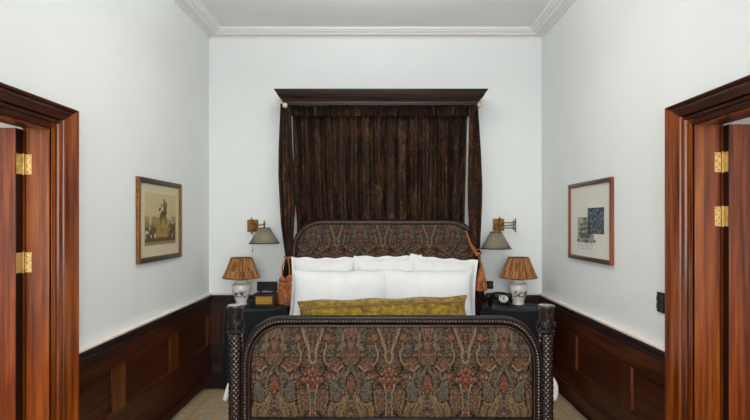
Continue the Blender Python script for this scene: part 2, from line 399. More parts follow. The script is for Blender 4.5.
    line([(12, 404), (19, 403), (21.5, 410), (21, 418)], 1.1, (160, 116, 58))
    motif(15.2, 391, 5.6, 9.5, .12, (86, 90, 84), (72, 74, 70), (70, 74, 72), (148, 76, 54)); mixc(smooth(ell(15.2, 391, 3.6, 7))*(np.sin((u+v*.3)*3) > .2)*.7, (116, 112, 98))
    motif(18, 376, 2.2, 3.4, .3, (150, 142, 124), (86, 84, 80)); motif(22, 376.5, 3.2, 3.4, 0, (158, 84, 52), (110, 54, 36), (176, 108, 72))
    line([(12, 372), (16, 383), (21, 381)], .9, (112, 112, 104)); line([(20.8, 384), (21.8, 392), (21, 402)], .9, (24, 16, 16)); motif(23.3, 387, 1, 2.2, 0, (182, 158, 112), (60, 40, 30))
    motif(29, 400, 5.8, 14.5, -.08, (112, 60, 42), (84, 44, 32), None); mixc(smooth(ell(29, 401, 4.2, 12))*(np.sin(u*3.6+n1*5) > .1)*.8, (92, 82, 72)); mixc(smooth(ell(29, 401, 1.2, 9)), (140, 76, 50))
    d = ell(38, 378, 9, 9); mixc(smooth(d)*.8, (106, 46, 32)); 
    for (a, b) in ((38, 369), (34, 370), (30.5, 374), (36, 374), (33, 378.5), (38, 379), (29.5, 379)): mixc(smooth(ell(a, b, 1.7, 1.9)), (164, 80, 54)); mixc(smooth(ell(a, b-.5, .7, .8)), (190, 128, 92))
    motif(38, 387.5, 2.8, 5, 0, (138, 50, 38), (96, 38, 28)); line([(33, 384), (35.2, 393), (35.6, 404), (35, 417)], .9, (156, 136, 106)); motif(38, 398, 2.2, 5, 0, (66, 80, 86), (48, 48, 48)); motif(38, 410, 1.7, 5.5, 0, (158, 84, 44), (88, 44, 28))
    sp = (np.sin(u*4.1)*np.sin(v*4.3) > .72); mixc(sp*.35, (176, 146, 112))
    n4 = fbm(u*.55+70, v*.55+20, 3); mixc((np.abs(n4-.5) < .028)*.75, (176, 146, 104)); mixc((np.abs(n4-.42) < .02)*.75, (26, 18, 18)); mixc((np.abs(n4-.60) < .018)*.6, (112, 68, 52))
    n5 = fbm(u*.8+7, v*.8+3, 2); mixc((np.abs(n5-.5) < .03)*.4, (96, 96, 90)); mixc((n5 < .33)*.5, (34, 26, 28))
    line([(8, 366), (13, 370), (17, 368)], .7, (170, 142, 104)); line([(24, 345), (27, 352), (26, 360), (22, 366)], .7, (158, 132, 98)); line([(5, 329), (8, 336), (7, 344), (12, 350)], .6, (160, 130, 96), 1.5); line([(23, 392), (24, 402), (27, 414)], .7, (160, 134, 92), 1.4); line([(24, 366), (27, 372), (31, 376)], .8, (30, 20, 18)); line([(24.5, 328), (27, 334), (30, 345)], .7, (32, 22, 22), 2)
    gm = col.mean(axis=-1, keepdims=True); col = col*.86+gm*np.array([.17, .14, .11]); m0 = np.array(lin((92, 66, 46))); col = np.clip(col*.86+m0*.14+.22*(col-m0), 0, 1)*1.06
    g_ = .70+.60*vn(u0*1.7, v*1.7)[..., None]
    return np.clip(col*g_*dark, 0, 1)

# ------------------------------------------------------------ bed
BX = .084
bed = thing('bed', 'dark carved wooden bed with paisley upholstered footboard and headboard', 'bed', (BX, 4.05, 0))
def arch(xl, xr, zt, zb, a, b, n=26, pw=2.15):
    P = [(xl, zb), (xl, (zb+zt-b)/2)]
    for i in range(n+1):
        t = PI/2*i/n; P.append((xl+a-a*max(0, math.cos(t))**(2/pw), zt-b+b*math.sin(t)**(2/pw)))
    m = 20
    for i in range(1, m): P.append((xl+a+(xr-xl-2*a)*i/m, zt))
    for i in range(n+1):
        t = PI/2*(1-i/n); P.append((xr-a+a*max(0, math.cos(t))**(2/pw), zt-b+b*math.sin(t)**(2/pw)))
    P += [(xr, (zb+zt-b)/2), (xr, zb)]
    return P
def resample(P, step):
    d = [0]
    for p, q in zip(P[:-1], P[1:]): d.append(d[-1]+math.hypot(q[0]-p[0], q[1]-p[1]))
    n = max(2, int(d[-1]/step)); out = []
    xs = np.interp(np.linspace(0, d[-1], n), d, [p[0] for p in P]); zs = np.interp(np.linspace(0, d[-1], n), d, [p[1] for p in P])
    return list(zip(xs, zs))
def inward(P):
    out = []
    for i in range(len(P)):
        a = P[max(0, i-1)]; b = P[min(len(P)-1, i+1)]; tx, tz = b[0]-a[0], b[1]-a[1]; l = math.hypot(tx, tz); out.append((tz/l, -tx/l))
    return out
def sweep(g, P, prof):
    """prof: (inward offset, y)"""
    N = inward(P); g.grid([[(p[0]+n[0]*o, y, p[1]+n[1]*o) for (o, y) in prof] for p, n in zip(P, N)], closed_u=True)
def rope(g, P, off, y, step, r, l, tilt=.7):
    N = inward(P)
    Q = resample([(p[0]+n[0]*off, p[1]+n[1]*off) for p, n in zip(P, N)], step)
    for i in range(1, len(Q)-1):
        tx, tz = Q[i+1][0]-Q[i-1][0], Q[i+1][1]-Q[i-1][1]; a = math.atan2(tz, tx)
        M = Matrix.Rotation(-(a+tilt), 3, 'Y'); g.ell((Q[i][0], y, Q[i][1]), (l, r, r*.62), M, n=8, k=5)
def interior(P, off):
    N = inward(P); return [(p[0]+n[0]*off, p[1]+n[1]*off) for p, n in zip(P, N)]
def fabric_panel(P, off, zb, y, NX, NZ, phase, ppu, vtop, bulge, name, m, parent, dark=1.0):
    Q = interior(P, off); half = len(Q)//2
    zs_l = [q[1] for q in Q[:half]]; xl_ = [q[0] for q in Q[:half]]; ztop = max(q[1] for q in Q)
    Qr = Q[::-1]; zs_r = [q[1] for q in Qr[:half]]; xr_ = [q[0] for q in Qr[:half]]
    zz = zb+(ztop-zb)*(1-(1-np.linspace(0, 1, NZ))**1.25)
    ex = []
    X = np.zeros((NZ, NX)); Z = np.zeros((NZ, NX)); Y = np.zeros((NZ, NX))
    for i, z in enumerate(zz):
        l = np.interp(z, zs_l, xl_); r = np.interp(z, zs_r, xr_)
        X[i] = np.linspace(l, r, NX); Z[i] = z
        e = np.minimum(np.minimum(X[i]-l, r-X[i]), min(z-zb, ztop-z))
        Y[i] = y-bulge*(1-np.exp(-np.maximum(e, 0)/.03))
    colr = paisley((X-phase)*ppu, vtop+(ztop-Z)*ppu, dark)
    g = G(); g.grid([[(X[i, j], Y[i, j], Z[i, j]) for j in range(NX)] for i in range(NZ)])
    return g.build(name, m, parent, colors=colr.reshape(-1, 3), ang=180)
pais_m = vcol('paisley_upholstery', .85, bscale=400, spec=.25)
# footboard
sF = 3.02/520
FL, FR, FT = -.787, .957, .982
P = arch(FL, FR, FT, .26, .25, .29)
prof = [(0, 3.05), (-.004, 3.03), (0, 3.005), (.006, 2.998), (.013, 2.998), (.016, 3.016), (.034, 3.018), (.040, 3.004), (.047, 2.994), (.055, 2.993), (.060, 3.0), (.060, 3.05)]
g = G(); sweep(g, P, prof); foot = g.build('footboard', bedw, bed, ang=40); beadm = noisy('bead_highlight_wood', (136, 112, 100), (104, 82, 72), 60, .25, .05, coat=.5)  # beads paler than the frame, their highlights put into the colour
g = G(); g.box(FL+.05, FR-.05, 2.998, 3.05, .31, .40); g.box(FL+.05, FR-.05, 2.992, 2.998, .384, .397); g.build('bottom_rail', bedw, foot, bevel=.003)
g = G(); rope(g, resample(P, .01), .025, 2.996, .0175, .0072, .0092, .9); g.build('rope_moulding', beadm, foot)
g = G(); rope(g, resample(P, .01), .051, 2.990, .0105, .0036, .0042, 0); g.build('bead_moulding', beadm, foot)
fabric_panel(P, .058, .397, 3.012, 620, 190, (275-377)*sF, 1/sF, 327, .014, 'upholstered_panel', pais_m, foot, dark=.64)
g = G(); g.box(FL+.06, FR-.06, 3.03, 3.048, .40, .70)
g.build('back_board', bedw, foot)
# posts
capm = noisy('polished_cap_wood', (72, 50, 44), (62, 42, 36), 30, .1, 0, coat=1)
def post_mesh(x, y):
    prof = []; z = .18
    while z < .885: prof.append((.041, z)); z += .0042
    k = 1/.030
    def mod(t, z):
        a = abs(math.sin(4*t+z*PI*k)); b = abs(math.sin(4*t-z*PI*k)); return 1-.13*(1-min(a, b)**.6)
    g = G(); g.lathe(x, y, prof, 64, mod=mod)
    return g
def capital(x, y):
    prof = [(.036, .880), (.046, .886), (.050, .893), (.046, .899), (.044, .903)]
    z = .904
    while z < 1.030: prof.append((.043+.003*math.exp(-((z-.925)/.02)**2)-.002*math.sin((z-.904)/.126*PI), z)); z += .0035
    def mod(t, z):
        if .904 <= z < 1.030:
            q = (z-.904)/.126; return 1-.10*(1-min(abs(math.sin(4*t+q*5)), abs(math.sin(4*t-q*5)))**.6)
        return 1
    g = G(); g.lathe(x, y, prof, 64, mod=mod)
    for k in range(8):        # curled leaves round the collar
        a = 2*PI*k/8; ca, sa = math.cos(a), math.sin(a)
        M = Matrix.Rotation(a, 3, 'Z') @ Matrix.Rotation(.5 if k % 2 else -.5, 3, 'X')
        g.ell((x+.047*ca, y+.047*sa, .928), (.008, .010, .020), M, n=10, k=6)
        g.ell((x+.050*ca, y+.050*sa, .946), (.007, .007, .007), n=8, k=6)
    g.lathe(x, y, [(.040, 1.026), (.044, 1.030), (.046, 1.036), (.046, 1.044), (.044, 1.047), (.0, 1.048)], 40, mi=1)
    return g
for x in (-.824, .986):
    y = 3.03
    p = post_mesh(x, y).build('post', bedhi, bed, ang=60)
    capital(x, y).build('capital', [bedw, capm], p, ang=50)
    g = G(); g.lathe(x, y, [(.030, .019), (.036, .025), (.046, .05), (.034, .075), (.050, .09), (.050, .18), (.044, .185)], 32); g.build('foot', bedw, p)
# headboard
sH = 5.1/520
HL, HR, HT = (292-377)*sH, (480-377)*sH, 1.553
P = arch(HL, HR, HT, .30, .33, .32, pw=2.2)
prof = [(0, 5.125), (-.004, 5.10), (0, 5.08), (.006, 5.073), (.014, 5.075), (.017, 5.092), (.031, 5.092), (.036, 5.076), (.044, 5.074), (.048, 5.080), (.048, 5.125)]
g = G(); sweep(g, P, prof); head = g.build('headboard', bedw, bed, ang=40)
g = G(); rope(g, resample(P, .01), .024, 5.071, .0205, .0080, .0108, .9); g.build('rope_moulding', beadm, head)
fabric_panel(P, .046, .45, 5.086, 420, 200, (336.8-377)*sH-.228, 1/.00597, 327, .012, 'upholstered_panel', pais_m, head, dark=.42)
g = G(); g.box(HL+.04, HR-.04, 5.10, 5.122, .3, 1.2); g.build('back_board', bedw, head)
for x in (HL+.035, HR-.035):
    g = G(); g.lathe(x, 5.1, [(.028, 0.0), (.033, .02), (.040, .1), (.038, .30)], 24); g.build('leg', bedw, bed)
for x in (-.800, .935):
    g = G(); g.box(x, x+.028, 3.07, 5.08, .26, .40); g.build('side_rail', bedw, bed, bevel=.004)

# ------------------------------------------------------------ mattress, duvet
def rbox(g, x0, x1, y0, y1, z0, z1): g.box(x0, x1, y0, y1, z0, z1)
g = G(); g.box(-.765, .890, 3.08, 5.05, .30, .645); o = g.build('mattress', linen, loc=(BX, 4.06, .30)); 
m = o.modifiers.new('b', 'BEVEL'); m.width = .05; m.segments = 4
tag(o, 'white sheeted mattress lying on the bed frame', 'mattress')
g = G(); rows = []
NY = 60
for j in range(NY+1):
    y = 3.085+(4.42-3.085)*j/NY; f = math.exp(-(y-3.085)/.25); row = []
    def side(sg, xe, out, zb):
        pts = []; n = 14
        for i in range(n+1):
            t = i/n; z = zb+(.672-zb)*t
            fl = (1-t)**1.4; bulge = (.022 if sg < 0 else .050*(.3+.7*f))*math.sin(t*PI)
            x = xe+sg*(.018+out*fl+bulge+.008*math.sin(y*19+sg)*(1-t))
            if t > .86: x -= sg*.04*((t-.86)/.14)**2
            pts.append((x, y, z))
        return pts
    Lp = side(-1, -.80, .03+.05*f, .47+.08*(1-f)*0); Rp = side(1, .962, .03+.045*f, .47)
    top = []
    for i in range(1, 30):
        t = i/30; x = Lp[-1][0]+(Rp[-1][0]-Lp[-1][0])*t
        top.append((x, y, .676+.03*math.sin(t*PI)**.5+.006*math.sin(x*9+y*4)*math.sin(t*PI)))
    rows.append(Lp+top+Rp[::-1])
g.grid(rows); o = g.build('duvet', linen, loc=(BX, 3.75, .66), ang=80, solid=.022)
tag(o, 'white duvet hanging over both sides of the bed at its foot', 'duvet')

# ------------------------------------------------------------ pillows
def pillow_geo(w_, h_, t_, flange=0, seed=0, nu=44, nv=32, sag=.15, pinch=.05):
    U = np.linspace(-1, 1, nu+1); V = np.linspace(-1, 1, nv+1); rows = {}
    g = G()
    U = np.sign(U)*(1-(1-np.abs(U))**1.25); V = np.sign(V)*(1-(1-np.abs(V))**1.25)
    for sgn in (-1, 1):
        R = []
        for v in V:
            row = []
            for u in U:
                fu = max(0, min(1, (1-abs(u))*w_/2/ max(flange, 1e-6))) if flange else 1
                fv = max(0, min(1, (1-abs(v))*h_/2/ max(flange, 1e-6))) if flange else 1
                ui = max(0, (1-abs(u)-2*flange/w_)/(1-2*flange/w_)); vi = max(0, (1-abs(v)-2*flange/h_)/(1-2*flange/h_))
                ui, vi = 1-ui, 1-vi
                th = ((1-ui**3.2)**.62)*((1-vi**3.2)**.62)*(1-sag*v)
                wr = .11*(fbm(np.array(u*2.2+seed*3.1), np.array(v*2.0+seed), 3)-.5)*th**.6+.05*math.sin(u*9+v*5+seed)*(abs(u)**3+abs(v)**3)*th
                y = sgn*(.003+t_/2*(th+wr))
                x = w_/2*u*(1-pinch*(1-v*v)*abs(u)**3); z = h_/2*v*(1-pinch*1.1*(1-u*u*.9)*abs(v)**3)
                ed = max(abs(u), abs(v))**6
                y += .012*math.sin(u*6+seed*2)*ed*(1 if flange else .5); z += .006*math.sin(u*11+seed)*ed
                row.append((x, y, z))
            R.append(row)
        g.grid(R)
        rows[sgn] = R
    # close rim
    def rim(R): return R[0]+[r[-1] for r in R[1:]]+R[-1][::-1][1:]+[r[0] for r in R[::-1][1:-1]]
    g.grid([rim(rows[-1]), rim(rows[1])], closed_u=True)
    return g, rows[-1]
def place(g, c, lean, roll=0, yaw=0):
    M = Matrix.Rotation(yaw, 3, 'Z') @ Matrix.Rotation(-lean, 3, 'X') @ Matrix.Rotation(roll, 3, 'Y'); c = Vector(c)
    g.v = [tuple(c+M@Vector(p)) for p in g.v]; return M
def pillow(label, c, w_, h_, t_, lean, roll=0, yaw=0, flange=0, seed=0, group=None, **k):
    g, _ = pillow_geo(w_, h_, t_, flange, seed, **k); place(g, c, lean, roll, yaw)
    o = g.build('pillow', linen, loc=c, ang=120); tag(o, label, 'pillow', group); return o
grp = 'white pillows on the bed'
pillow('white square pillow at the left of the back row of three', (-.505, 4.93, .925), .635, .56, .17, .22, .0, .02, .03, 1, grp)
pillow('white square pillow in the middle of the back row of three', (.105, 4.935, .935), .655, .57, .17, .22, -.01, 0, .03, 2, grp)
pillow('white square pillow at the right of the back row, reaching past the front pillows', (.615, 4.905, .925), .65, .56, .17, .24, .085, -.03, .03, 5, grp)
pillow('white wide pillow at the left of the front row, under the patterned headboard', (-.335, 4.70, .87), .87, .46, .20, .26, -.005, .01, 0, 4, grp)
pillow('white wide pillow at the right of the front row behind the velvet bolster', (.455, 4.70, .87), .82, .46, .20, .26, .01, -.01, 0, 9, grp)
# velvet bolster
vel = mat('olive_velvet', (112, 98, 14), .65, sheen=.5, spec=.3)
n = nz(vel, 1.0, 5, .65, (20, 20, 30)); r = ramp(vel, n.outputs['Fac'], [(.34, (72, 56, 6)), (.5, (132, 106, 6)), (.66, (178, 148, 16))]); base(vel, r.outputs[0]); bump(vel, n.outputs['Fac'], .4, .008)
braid = noisy('tan_braid', (142, 108, 78), (112, 80, 54), 140, .8, .4, .002)
c = Vector((.048, 4.46, .762)); root = thing('lumbar_cushion', 'long olive-gold velvet bolster cushion with tan braid in front of the white pillows', 'cushion', c)
g, R = pillow_geo(1.46, .22, .15, 0, 3, nu=90, nv=26, sag=.1, pinch=.04); M = place(g, c, .30, -.028, 0)
for i in range(len(g.v)):
    pass
g.build('cushion_body', vel, root, ang=120)
def strip(fu, fv, n=70, wid=.007):
    pts = []
    nv_, nu_ = len(R)-1, len(R[0])-1
    for k in range(n+1):
        t = k/n; a, b = fu(t)*nu_, fv(t)*nv_; i, j = min(int(b), nv_-1), min(int(a), nu_-1); fa, fb = a-j, b-i
        p = (Vector(R[i][j])*(1-fa)+Vector(R[i][j+1])*fa)*(1-fb)+(Vector(R[i+1][j])*(1-fa)+Vector(R[i+1][j+1])*fa)*fb
        pts.append(c+M@(p+Vector((0, -.002, 0))))
    return pts
for (fu, fv) in ((lambda t: t, lambda t: .64+.10*t), (lambda t: t, lambda t: .28), (lambda t: .10, lambda t: t), (lambda t: .905, lambda t: t)):
    g = G(); g.tube(strip(fu, fv), .008, 8); g.build('braid_band', braid, root)
rimp = [c+M@Vector(p) for p in (R[0]+[r[-1] for r in R[1:]]+R[-1][::-1][1:]+[r[0] for r in R[::-1][1:-1]])]
g = G(); g.tube(rimp, .006, 6, closed=True); g.build('corded_edge', braid, root)

# ------------------------------------------------------------ canopy cornice
cx0, cx1 = (283.5-377)*4.97/520, (478.5-377)*4.97/520
root = thing('bed_canopy_cornice', 'dark moulded wooden cornice board mounted on the wall above the bed curtains', 'cornice', ((cx0+cx1)/2, YB, 2.66))
zt = 1.53+133*4.95/520
cp = [(0, zt-.125), (.004, zt-.120), (.006, zt-.105), (.020, zt-.098), (.022, zt-.090), (.028, zt-.082), (.046, zt-.068), (.058, zt-.048), (.064, zt-.030), (.072, zt-.026), (.074, zt-.018), (.084, zt-.010), (.086, zt), (0, zt)]
g = G(); y0 = 5.02
rows = []
rows.append([(cx0-o, YB, z) for o, z in cp]); rows.append([(cx0-o, y0-o, z) for o, z in cp]); rows.append([(cx1+o, y0-o, z) for o, z in cp]); rows.append([(cx1+o, YB, z) for o, z in cp])
g.grid(rows); g.build('crown_moulding', corn_m, root, ang=25)
g = G(); g.box(cx0-.0, cx1+.0, y0+.0, YB, zt-.02, zt-.002); g.build('top_board', corn_m, root)
g = G(); g.box(cx0, cx0+.018, y0+.018, YB, zt-.165, zt-.02); g.box(cx1-.018, cx1, y0+.018, YB, zt-.165, zt-.02); g.box(cx0, cx1, y0, y0+.018, zt-.135, zt-.02); g.build('fascia', corn_m, root)
ivory = noisy('pale_gold_knob', (228, 212, 176), (202, 180, 136), 40, .3, .05, metal=.3)
for px_ in (285, 480):
    X = (px_-377)*4.98/520; z = 1.53+(222-105.3)*4.98/520
    g = G(); g.ell((X, 4.985, z), (.026, .024, .026), n=16, k=10); g.lathe(0, 0, [(.008, 0), (.008, .03)], 10, axis=Matrix.Translation((X, 5.03, z)) @ Matrix.Rotation(PI/2, 4, 'X')); g.build('knob', ivory, root)

# ------------------------------------------------------------ curtains
cur_m = vcol('dark_paisley_curtain', .68, bscale=300, spec=.2)
def curtain_color(U, Zc, k=.24):
    a = paisley(U/.0085, 327+np.mod((2.7-Zc)/.0085, 91), 1.0)
    lum = a.mean(axis=-1, keepdims=True)
    n = fbm(U*9+3, Zc*4+1)[..., None]
    base_ = np.array(lin((20, 11, 8)))
    col = base_*(.6+.5*lum/.06)*.6 + a*np.array([1.1, .86, .68])*k*(.35+1.6*np.clip(n-.35, 0, 1))
    n2 = fbm(U*16+30, Zc*7+4)
    tan = np.clip((n2-.56)*7, 0, 1)[..., None]*np.clip(vn(U*60, Zc*40)*1.6-.5, 0, 1)[..., None]
    return col*(1-tan*.6)+np.array(lin((124, 82, 46)))*tan*.6
def curtain(name, label, cat, edges, y, z0, z1, NX, NZ, folds, amp, zgather=None, seed=0, mats=cur_m, k=.22, group=None, skew=0):
    """edges: list (z, xl, xr) sorted by z descending"""
    zs = [e[0] for e in edges][::-1]; l_ = [e[1] for e in edges][::-1]; r_ = [e[2] for e in edges][::-1]
    T = np.linspace(0, 1, NX); X = np.zeros((NZ, NX)); Y = X.copy(); Z = X.copy(); U = X.copy()
    wmax = max(b-a for a, b in zip(l_, r_))
    rs = np.random.RandomState(seed); ph = rs.rand(8)*6
    for i in range(NZ):
        z = z1+(z0-z1)*i/(NZ-1); L = np.interp(z, zs, l_); Rr = np.interp(z, zs, r_)
        drift = .06*math.sin(z*1.7+ph[0])
        f = T*folds*2*PI; tt = (z1-z)/(z1-z0)
        wv = np.sin(f+1.1*np.sin(T*7+ph[1])+drift*4)+.45*np.sin(f*1.9+ph[2]+z*.8)+.25*np.sin(f*3.1+ph[3]-z)
        a = amp*(.55+.45*min(1, tt*4))*(min(1, (Rr-L)/wmax)**.5)
        X[i] = L+(Rr-L)*T+.006*np.sin(f*1.0+ph[4])*np.sin(T*PI); Z[i] = z; Y[i] = y-a*wv*np.minimum(1, np.minimum(T, 1-T)*30+.2)
        U[i] = T*wmax*1.7+seed
    col = curtain_color(U, Z, k)
    g = G(); g.grid([[(X[i, j], Y[i, j], Z[i, j]) for j in range(NX)] for i in range(NZ)])
    o = g.build(name, mats, loc=((l_[0]+r_[0])/2, y, z0), colors=col.reshape(-1, 3), ang=180, solid=.003)
    tag(o, label, cat, group); return o
def ed(rows, D): return [(1.53+(222-yy)*D/520, (a-377)*D/520, (b-377)*D/520) for yy, a, b in rows]
e = ed([(104, 287, 475), (113, 292.5, 467), (150, 293.5, 466), (200, 295, 465), (222, 297, 464.5), (380, 297, 464.5)], 5.2)
bc = curtain('bed_curtain', 'wide gathered dark brown paisley curtain hanging behind the headboard', 'curtain', e, 5.20, .12, 2.655, 520, 300, 15, .036, seed=2, k=.2)
# gathered ruffled heading
g = G(); rows = []; NXh = 420
ztop = 2.672; zs_ = np.linspace(ztop, ztop-.10, 14); xs_ = np.linspace((284-377)*5.12/520, (477.5-377)*5.12/520, NXh)
Xh = np.tile(xs_, (14, 1)); Zh = np.tile(zs_[:, None], (1, NXh))
amp_ = 1.0*np.interp((ztop-Zh)/.10, [0, .35, .6, .7, 1], [.014, .010, .006, .006, .016])
Yh = 5.125-amp_*(np.sin(Xh*170+1.5*np.sin(Xh*13))+.5*np.sin(Xh*291))
Zh = Zh+.006*np.sin(Xh*95)*((ztop-Zh)/.1)
g.grid([[(Xh[i, j], Yh[i, j], Zh[i, j]) for j in range(NXh)] for i in range(14)])
g.build('ruffled_heading', cur_m, bc, colors=curtain_color(Xh*1.5, Zh, .12).reshape(-1, 3), ang=180, solid=.003)
DS = 5.05
e = ed([(103.5, 280.5, 291), (113, 280, 291), (150, 278.5, 292.3), (175, 278.3, 294.5), (200, 279.5, 295.5), (225, 281, 294), (245, 283.5, 293), (257, 285.5, 292), (262, 285, 292.5), (280, 281, 294), (316, 279, 296), (372, 278, 297)], DS)
curtain('side_curtain', 'narrow dark paisley curtain tied back at the left end of the bed canopy', 'curtain', e, 5.055, .08, 2.68, 130, 320, 4, .014, seed=5, k=.26, group='side curtains of the bed canopy')
e = ed([(103.5, 469, 478), (113, 469.5, 478.5), (150, 468.5, 481), (185, 467.8, 482.5), (205, 468, 482.2), (225, 469, 481.3), (240, 471, 480.5), (252, 474, 480), (257, 473.5, 480.5), (275, 471, 483), (316, 470, 486), (372, 469, 487)], DS)
curtain('side_curtain', 'narrow dark paisley curtain tied back at the right end of the bed canopy', 'curtain', e, 5.055, .08, 2.68, 130, 320, 4, .014, seed=8, k=.26, group='side curtains of the bed canopy')
# tiebacks
tas = noisy('rust_silk_cord', (184, 100, 34), (126, 62, 20), 90, .6, .5, .004, sheen=.3)
tas2 = noisy('rust_silk_fringe', (206, 122, 50), (108, 54, 18), 22, .65, .5, .006, (1.5, 1.5, 1), sheen=.3)
def wx(px_, D): return (px_-377)*D/520
def wz(py_, D): return 1.53-(py_-222)*D/520
D = 5.0
def tassel(g_parent, x, y, ztop, zbot, w_, zcord, xc):
    g = G(); g.tube([(xc, y+.0, zcord), (x, y-.004, (zcord+ztop)/2), (x, y, ztop)], .006, 8); g.build('hanging_cord', tas, g_parent)
    h = ztop-zbot
    g = G(); g.lathe(x, y, [(.004, ztop+.01), (w_*.28, ztop-.01), (w_*.40, ztop-h*.12), (w_*.30, ztop-h*.22), (w_*.44, ztop-h*.27), (w_*.44, ztop-h*.33)], 20, mod=lambda t, z: 1+.06*math.sin(10*t)); hd = g.build('tassel_head', tas, g_parent)
    g = G(); pr = [(w_*.36, ztop-h*.30)]+[(w_*(.42+.10*k/8), ztop-h*(.33+.67*k/8)) for k in range(9)]
    g.lathe(x, y, pr, 60, mod=lambda t, z: 1+.09*math.sin(20*t+z*9)+.04*math.sin(7*t+z*130)); g.build('tassel_fringe', tas2, g_parent, ang=60)
    for k in range(10):
        pass
root = thing('curtain_tieback', 'rust-orange rope tieback with a pair of tassels around the left side curtain', 'tieback', (wx(288, D), 5.0, wz(305, D)), 'tasselled rope tiebacks')
zc = wz(258, D)
g = G(); g.tube([(wx(289, 5.05)+.042*math.cos(a), 5.055+.050*math.sin(a), zc+.006*math.sin(a*2)) for a in [2*PI*k/28 for k in range(28)]], .008, 8, closed=True)
g.tube([(wx(284, D), 5.0, zc+.012), (wx(288, D), 4.995, zc-.004), (wx(292, D), 5.0, zc+.01)], .009, 8); g.ell((wx(288.5, D), 4.993, zc-.004), (.017, .013, .017)); g.build('rope', tas, root)
tassel(root, wx(282.4, 4.95), 4.95, wz(276, D), wz(303, D), .088, zc, wx(286.5, D))
tassel(root, wx(289.4, 4.95), 4.955, wz(275, D), wz(304.5, D), .088, zc, wx(288.5, D))
root = thing('curtain_tieback', 'rust-orange rope tieback with one pointed tassel around the right side curtain', 'tieback', (wx(479, D), 5.0, wz(290, D)), 'tasselled rope tiebacks')
zc = wz(253, D)
g = G(); g.tube([(wx(477, 5.05)+.040*math.cos(a), 5.055+.050*math.sin(a), zc+.008*math.sin(a*2)) for a in [2*PI*k/28 for k in range(28)]], .008, 8, closed=True)
g.tube([(wx(466.5, D), 5.03, wz(231, D)), (wx(469, D), 5.0, wz(240, D)), (wx(472.5, D), 4.99, wz(249, D)), (wx(477, D), 4.985, wz(254, D))], .009, 8)
g.tube([(wx(467.5, D), 5.03, wz(234, D)), (wx(471, D), 4.995, wz(244, D)), (wx(476, D), 4.98, wz(250, D)), (wx(480, D), 5.0, wz(249, D))], .007, 8)
g.ell((wx(477, D), 4.985, wz(254, D)), (.024, .016, .022)); g.build('rope', tas, root)
x = wx(480.8, D); g = G(); g.tube([(wx(477.5, D), 4.985, wz(254, D)), (wx(479.5, D), 4.975, wz(260, D)), (x, 4.975, wz(267, D))], .007, 8); g.build('hanging_cord', tas, root)
g = G(); g.lathe(x, 4.975, [(.006, wz(262, D)), (.012, wz(266, D)), (.024, wz(270, D)), (.034, wz(275, D)), (.031, wz(276, D)), (.042, wz(279, D)), (.05, wz(284, D)), (.054, wz(290, D))], 60, mod=lambda t, z: 1+.08*math.sin(18*t+z*9)); g.build('tassel_fringe', tas2, root, ang=60)

# ------------------------------------------------------------ bedside tables with cloths
def bedside(x, y, label):
    r = .285; zt = .742; root = thing('bedside_table', label, 'table', (x, y, 0), 'round bedside tables')
    g = G(); g.lathe(x, y, [(0.0, zt-.03), (r-.01, zt-.03), (r-.01, zt-.008), (0, zt-.008)], 40); g.build('tabletop', wain_z, root)
    g = G(); g.lathe(x, y, [(.125, .0), (.115, .03), (.03, .06), (.03, zt-.03)], 20); g.build('pedestal', wain_z, root)
    return root
def cloth(x, y, label, seed):
    r = .285; zt = .742; n = 144; rows = []
    for q in (0.001, .35, .7, .93): rows.append([(x+r*q*math.cos(2*PI*i/n), y+r*q*math.sin(2*PI*i/n), zt) for i in range(n)])
    for k in range(26):
        t = k/25; row = []
        for i in range(n):
            a = 2*PI*i/n; fold = (math.sin(9*a+seed)+.5*math.sin(14*a+seed*2)+.3*math.sin(23*a))*t
            rr = r*(.985+.02*min(1, t*8))+.022*t**1.2+.012*fold+.005*math.sin(17*a+seed)*min(1, t*6)
            z = zt-.004*min(1, t*20)-(zt-.016)*t if k else zt-.001
            row.append((x+rr*math.cos(a), y+rr*math.sin(a), max(z, .028)))
        rows.append(row)
    g = G(); g.grid(rows, closed_u=True); o = g.build('tablecloth', cloth_m, loc=(x, y, zt), ang=70, solid=.003); tag(o, label, 'tablecloth', 'floor-length tablecloths')
bedside(-1.13, 4.86, 'round bedside table under a charcoal cloth, left of the bed'); cloth(-1.13, 4.86, 'charcoal floor-length cloth on the left bedside table, under the black box', 1.0)
bedside(1.27, 4.86, 'round bedside table under a charcoal cloth, right of the bed'); cloth(1.27, 4.86, 'charcoal floor-length cloth on the right bedside table, under the telephone', 2.3)
TZ = .7455

